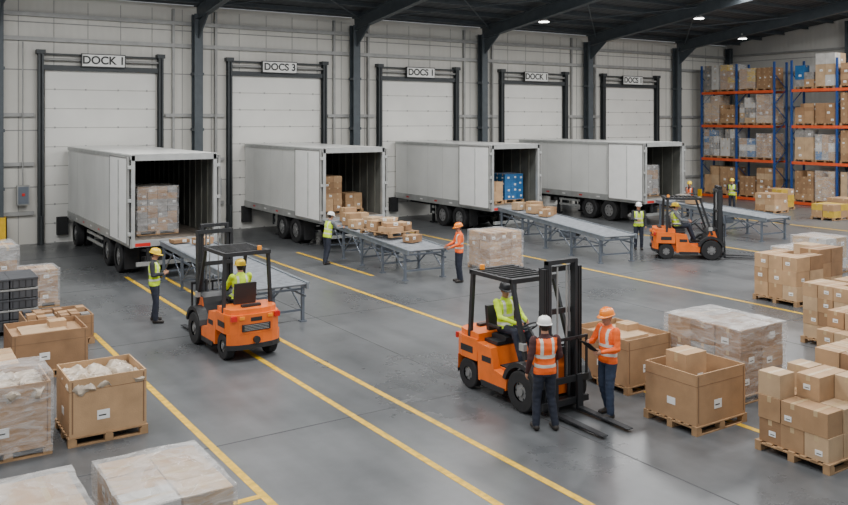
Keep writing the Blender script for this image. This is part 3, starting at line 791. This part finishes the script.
    ts=[q[0] for q in SECS]; rx=np.interp(tt,ts,[q[1] for q in SECS]); ry=np.interp(tt,ts,[q[2] for q in SECS])
    dt=(np.sqrt((ss/rx)**2+(ff/ry)**2)-1)*np.minimum(rx,ry); ex=np.maximum(0,np.maximum(ts[0]-tt,tt-ts[-1]))*L
    D.append(np.maximum(dt,-1)+ex*2); labs.append('torso')
    hr=fc-np.array(H(0,.01,-.01)); hx=hr@np.array(hs);hy=hr@np.array(hf);hz=hr@np.array(hup)
    D.append((np.sqrt((hx/.085)**2+(hy/.115)**2+(hz/.125)**2)-1)*.085); labs.append('head')
    best=np.argmin(np.array(D),axis=0)
    hem=-.02 if seated else -.125
    mb=MB(); mb.v=[tuple(c) for c in co]
    for i,f in enumerate(faces):
        l=labs[best[i]]; t=tt[i]; s_=ss[i]; f_=ff[i]; m='skin'
        if l in('torso','thigh','uarm') and hem<t<1.0 and (l=='torso' or (l=='uarm' and abs(s_)<.17) or (l=='thigh' and abs(f_)<.16)):
            m=vest
            if .08<t<.175 or .36<t<.455: m='refl'
            elif t>.45 and .07<abs(s_)<.115: m='refl'
            if f_>0 and t>.7 and abs(s_)<(t-.7)*.25: m=shirt
            if t>.93: m=shirt
        elif l=='torso': m=pants if t<.2 else shirt
        elif l=='uarm': m=shirt
        elif l=='farm': m='skin' if bare else shirt
        elif l in('thigh','shin'): m=pants
        elif l=='foot': m='boot'
        elif l=='head': m='hair' if (hy[i]<-.02 and hz[i]>-.06 and abs(hx[i])<.08) or hz[i]>.07 else 'skin'
        mb.f.append(f); mb.m.append(mb.mi(m)); mb.sm.append(True)
    # face
    for s in (-1,1):
        mb.ell(H(s*.03,.092,.006),(.013,.010,.009),'eye',8,6); mb.ell(H(s*.03,.100,.006),(.006,.005,.006),'hair',6,5)
        mb.beam(H(s*.045,.094,.028),H(s*.016,.100,.030),.006,.006,'hair')
    mb.add(*ell_geo(H(0,.090,-.062),hs*.024,hf*.010,hup*.007,10,6),'lip',True)
    # hard hat
    if hat:
        c=H(0,0,.045); n=24; Vh=[];Fh=[]; rings=[(1.0,0),(.99,.3),(.93,.6),(.80,.82),(.55,.96),(.25,1.03)]
        for sc,z in rings:
            for k in range(n):
                a=2*math.pi*k/n; Vh.append(c+hs*(.108*sc*math.cos(a))+hf*(.130*sc*math.sin(a))+hup*(.105*z))
        for r in range(len(rings)-1):
            for k in range(n): A=r*n+k;B=r*n+(k+1)%n; Fh.append((A,B,B+n,A+n))
        Fh.append(tuple((len(rings)-1)*n+k for k in range(n)))
        mb.add(Vh,Fh,hat,True)
        Vb=[];Fb=[]
        for zo in (0,-.008):
            for k in range(n):
                a=2*math.pi*k/n; Vb.append(c+hs*(.104*math.cos(a))+hf*(.126*math.sin(a))+hup*zo)
            for k in range(n):
                a=2*math.pi*k/n; e=.014+.05*max(0,math.sin(a))**2
                Vb.append(c+hs*((.108+min(e,.03))*math.cos(a))+hf*((.130+e)*math.sin(a))+hup*(zo-.006-.012*max(0,math.sin(a))))
        for k in range(n):
            k2=(k+1)%n; Fb+= [(k,k2,n+k2,n+k),(2*n+k,3*n+k,3*n+k2,2*n+k2),(n+k,n+k2,3*n+k2,3*n+k)]
        mb.add(Vb,Fb,hat,True)
        for x in (-.03,0,.03):
            pts=[c+hs*x+hf*(.128*math.cos(a)*.98)+hup*(.108*math.sin(a)+.004) for a in [math.radians(q) for q in range(15,166,15)]]
            for a,b in zip(pts,pts[1:]): mb.beam(a,b,.012,.012,hat)
    # hands with five fingers
    for s in 'LR':
        w=J['wr'+s]; a=(w-J['el'+s]).normalized(); sg=-1 if s=='L' else 1
        nv=Vector(nvec) if nvec else -side*sg
        nv=(nv-a*nv.dot(a)).normalized(); wd=a.cross(nv).normalized()
        pc=w+a*.055
        mb.add(*ell_geo(pc,a*.052,wd*.040,nv*.017,10,7),'skin',True)
        tv=fwd if abs((fwd-a*fwd.dot(a)).dot(wd))>.2 else up
        ts_=1 if wd.dot(tv)>0 else -1
        for k,(off,ln) in enumerate(((.028,.036),(.010,.042),(-.010,.039),(-.027,.030))):
            b=w+a*.088+wd*(off*ts_); c1=b+(a*.92+nv*.38).normalized()*ln; c2=c1+(a*.55+nv*.83).normalized()*ln*.75
            mb.caps(b,c1,.0095,.0085,'skin',6,2); mb.caps(c1,c2,.0085,.007,'skin',6,2)
        b=w+a*.03+wd*(.030*ts_); c1=b+(a*.6+wd*ts_*.7+nv*.35).normalized()*.038; c2=c1+(a*.85+nv*.45+wd*ts_*.15).normalized()*.028
        mb.caps(b,c1,.012,.0095,'skin',6,2); mb.caps(c1,c2,.0095,.008,'skin',6,2)
    if prop=='clipboard':
        c=(J['wrL']+J['wrR'])/2+fwd*.12+Vector((0,0,.02)); mb.T=Matrix.Identity(4)
        x=side*.115; y=(fwd*.7+Vector((0,0,.55))).normalized()*.15; nn=x.cross(y).normalized()*.004
        P=[c-x-y,c+x-y,c+x+y,c-x+y]; Vv=[p-nn for p in P]+[p+nn for p in P]
        mb.add(Vv,[(0,3,2,1),(0,1,5,4),(1,2,6,5),(2,3,7,6),(3,0,4,7)],'blackp'); mb.add([p+nn*1.2 for p in P],[(0,1,2,3)],'screen')
    mb.T=Matrix.Identity(4)
    return mb.build(name,loc,rz)
def fa(dx,dy): return math.atan2(-dx,dy)
hold=dict(elL=(-.24,.02,1.15),wrL=(-.12,.22,1.17),elR=(.24,.02,1.15),wrR=(.12,.22,1.17))
seat=dict(pel=(0,-.40,1.12),nk=(0,-.43,1.62),shL=(-.185,-.43,1.56),shR=(.185,-.43,1.56),
    elL=(-.24,-.26,1.32),elR=(.24,-.26,1.32),wrL=(-.13,.02,1.27),wrR=(.13,.02,1.27),
    knL=(-.14,.02,1.12),knR=(.14,.02,1.12),anL=(-.14,.2,.66),anR=(.14,.2,.66))
F=[((6.42,17.1,0),.03),((9.5,11.35,0),math.pi),((23.9,19.5,0),fa(.75,-.65))]
for l,r in F: forklift(l,r)
person('forklift_driver',F[0][0],F[0][1],seat,'vy','vy','navy','haty',seated=True,vox=.011)
person('forklift_driver',F[1][0],F[1][1],seat,'vy','vy','navy','blackp',hyaw=-.3,hpitch=-.15,seated=True,vox=.009)
person('forklift_driver',F[2][0],F[2][1],seat,'vy','shirtg','navy','haty',seated=True)
person('warehouse_worker',(5.65,20.2,0),fa(1,-.55),dict(**hold,anL=(-.16,-.06,.09),anR=(.14,.06,.09),knR=(.12,.07,.5)),'vy','shirtd','navy','haty',prop='clipboard',hpitch=-.25,vox=.011)
person('warehouse_worker',(12.75,25.2,0),fa(1,.1),dict(nk=(0,.1,1.45),shL=(-.185,.09,1.39),shR=(.185,.09,1.39),elL=(-.23,.26,1.19),elR=(.23,.24,1.19),wrL=(-.18,.48,1.2),wrR=(.18,.48,1.2),anR=(.13,-.16,.09),knR=(.12,-.03,.5)),'vy','shirtg','navy','hatw',hpitch=-.3)
person('warehouse_worker',(14.6,20.25,0),fa(-1,.35),dict(elL=(-.25,.08,1.15),wrL=(-.2,.30,1.06),elR=(.25,.08,1.15),wrR=(.2,.30,1.06)),'vo','vo','navy','hato',hpitch=-.2)
person('warehouse_worker',(23.75,21.6,0),fa(-.6,-.8),dict(elR=(.25,.06,1.15),wrR=(.1,.24,1.12)),'vy','shirtd','navy','hatw')
person('warehouse_worker',(8.74,9.85,0),fa(.35,1),dict(elL=(-.25,-.03,1.13),wrL=(-.26,.08,.89),elR=(.25,0,1.14),wrR=(.2,.2,1.0),anL=(-.14,.02,.09),knL=(-.115,.05,.5),anR=(.15,-.05,.09)),'vo','shirtm','navy','hatw',hyaw=-.3,vox=.008)
person('warehouse_worker',(10.0,9.75,0),fa(-1,.05),dict(elL=(-.25,.03,1.14),wrL=(-.15,.25,1.1),elR=(.25,.1,1.17),wrR=(.12,.3,1.22),anL=(-.14,.07,.09),knL=(-.12,.07,.5),anR=(.13,-.12,.09)),'vo','vo','jean','hato',hpitch=-.12,prop='clipboard',vox=.008)
person('warehouse_worker',(37.6,27.8,0),fa(-1,-.4),hold,'vy','shirtd','navy','haty')
person('warehouse_worker',(34.0,27.6,0),fa(-1,-.2),hold,'vo','shirtd','navy','haty')

# ------------------------------------------------------------------ lamps
def area(name,loc,sx,sy,p,col=(1,.985,.96),rot=(0,0,0)):
    l=bpy.data.lights.new(name,'AREA'); l.shape='RECTANGLE'; l.size=sx;l.size_y=sy;l.energy=p;l.color=col
    o=bpy.data.objects.new(name,l); o.location=loc;o.rotation_euler=rot; COL.objects.link(o); return o
for x in (0,9,18,27,36,43):
    for y in (6,15,24 if x<40 else 21):
        area('skylight_panel',(x,y,zr(y)-.62),4.5,2.0,900,(1,.995,.985))
for x,y in ((34.7,27.6),(42.2,30.5),(27.0,30.5)):
    mb=MB(); z=zr(y)-.9
    mb.cyl((0,0,.75),(0,0,.3),.015,'blackp',n=6); mb.cyl((0,0,.3),(0,0,.15),.08,'girt'); mb.cyl((0,0,.15),(0,0,0),.12,'girt',r2=.27,n=20); mb.cyl((0,0,.0),(0,0,-.02),.24,'lamp',n=20)
    o=mb.build('high_bay_lamp',(x,y,z))
w=bpy.data.worlds.new('World'); scene.world=w; w.use_nodes=True
bg=w.node_tree.nodes['Background']; bg.inputs[0].default_value=(.90,.95,1,1); bg.inputs[1].default_value=.72

# ------------------------------------------------------------------ camera
cd=bpy.data.cameras.new('camera'); cam=bpy.data.objects.new('camera',cd); COL.objects.link(cam)
cd.sensor_width=36; cd.lens=36*841/848; cd.shift_y=-132.5/848; cd.clip_end=200
cam.location=(0,0,4.8); cam.rotation_euler=(math.pi/2,0,-math.radians(33.4))
scene.camera=cam
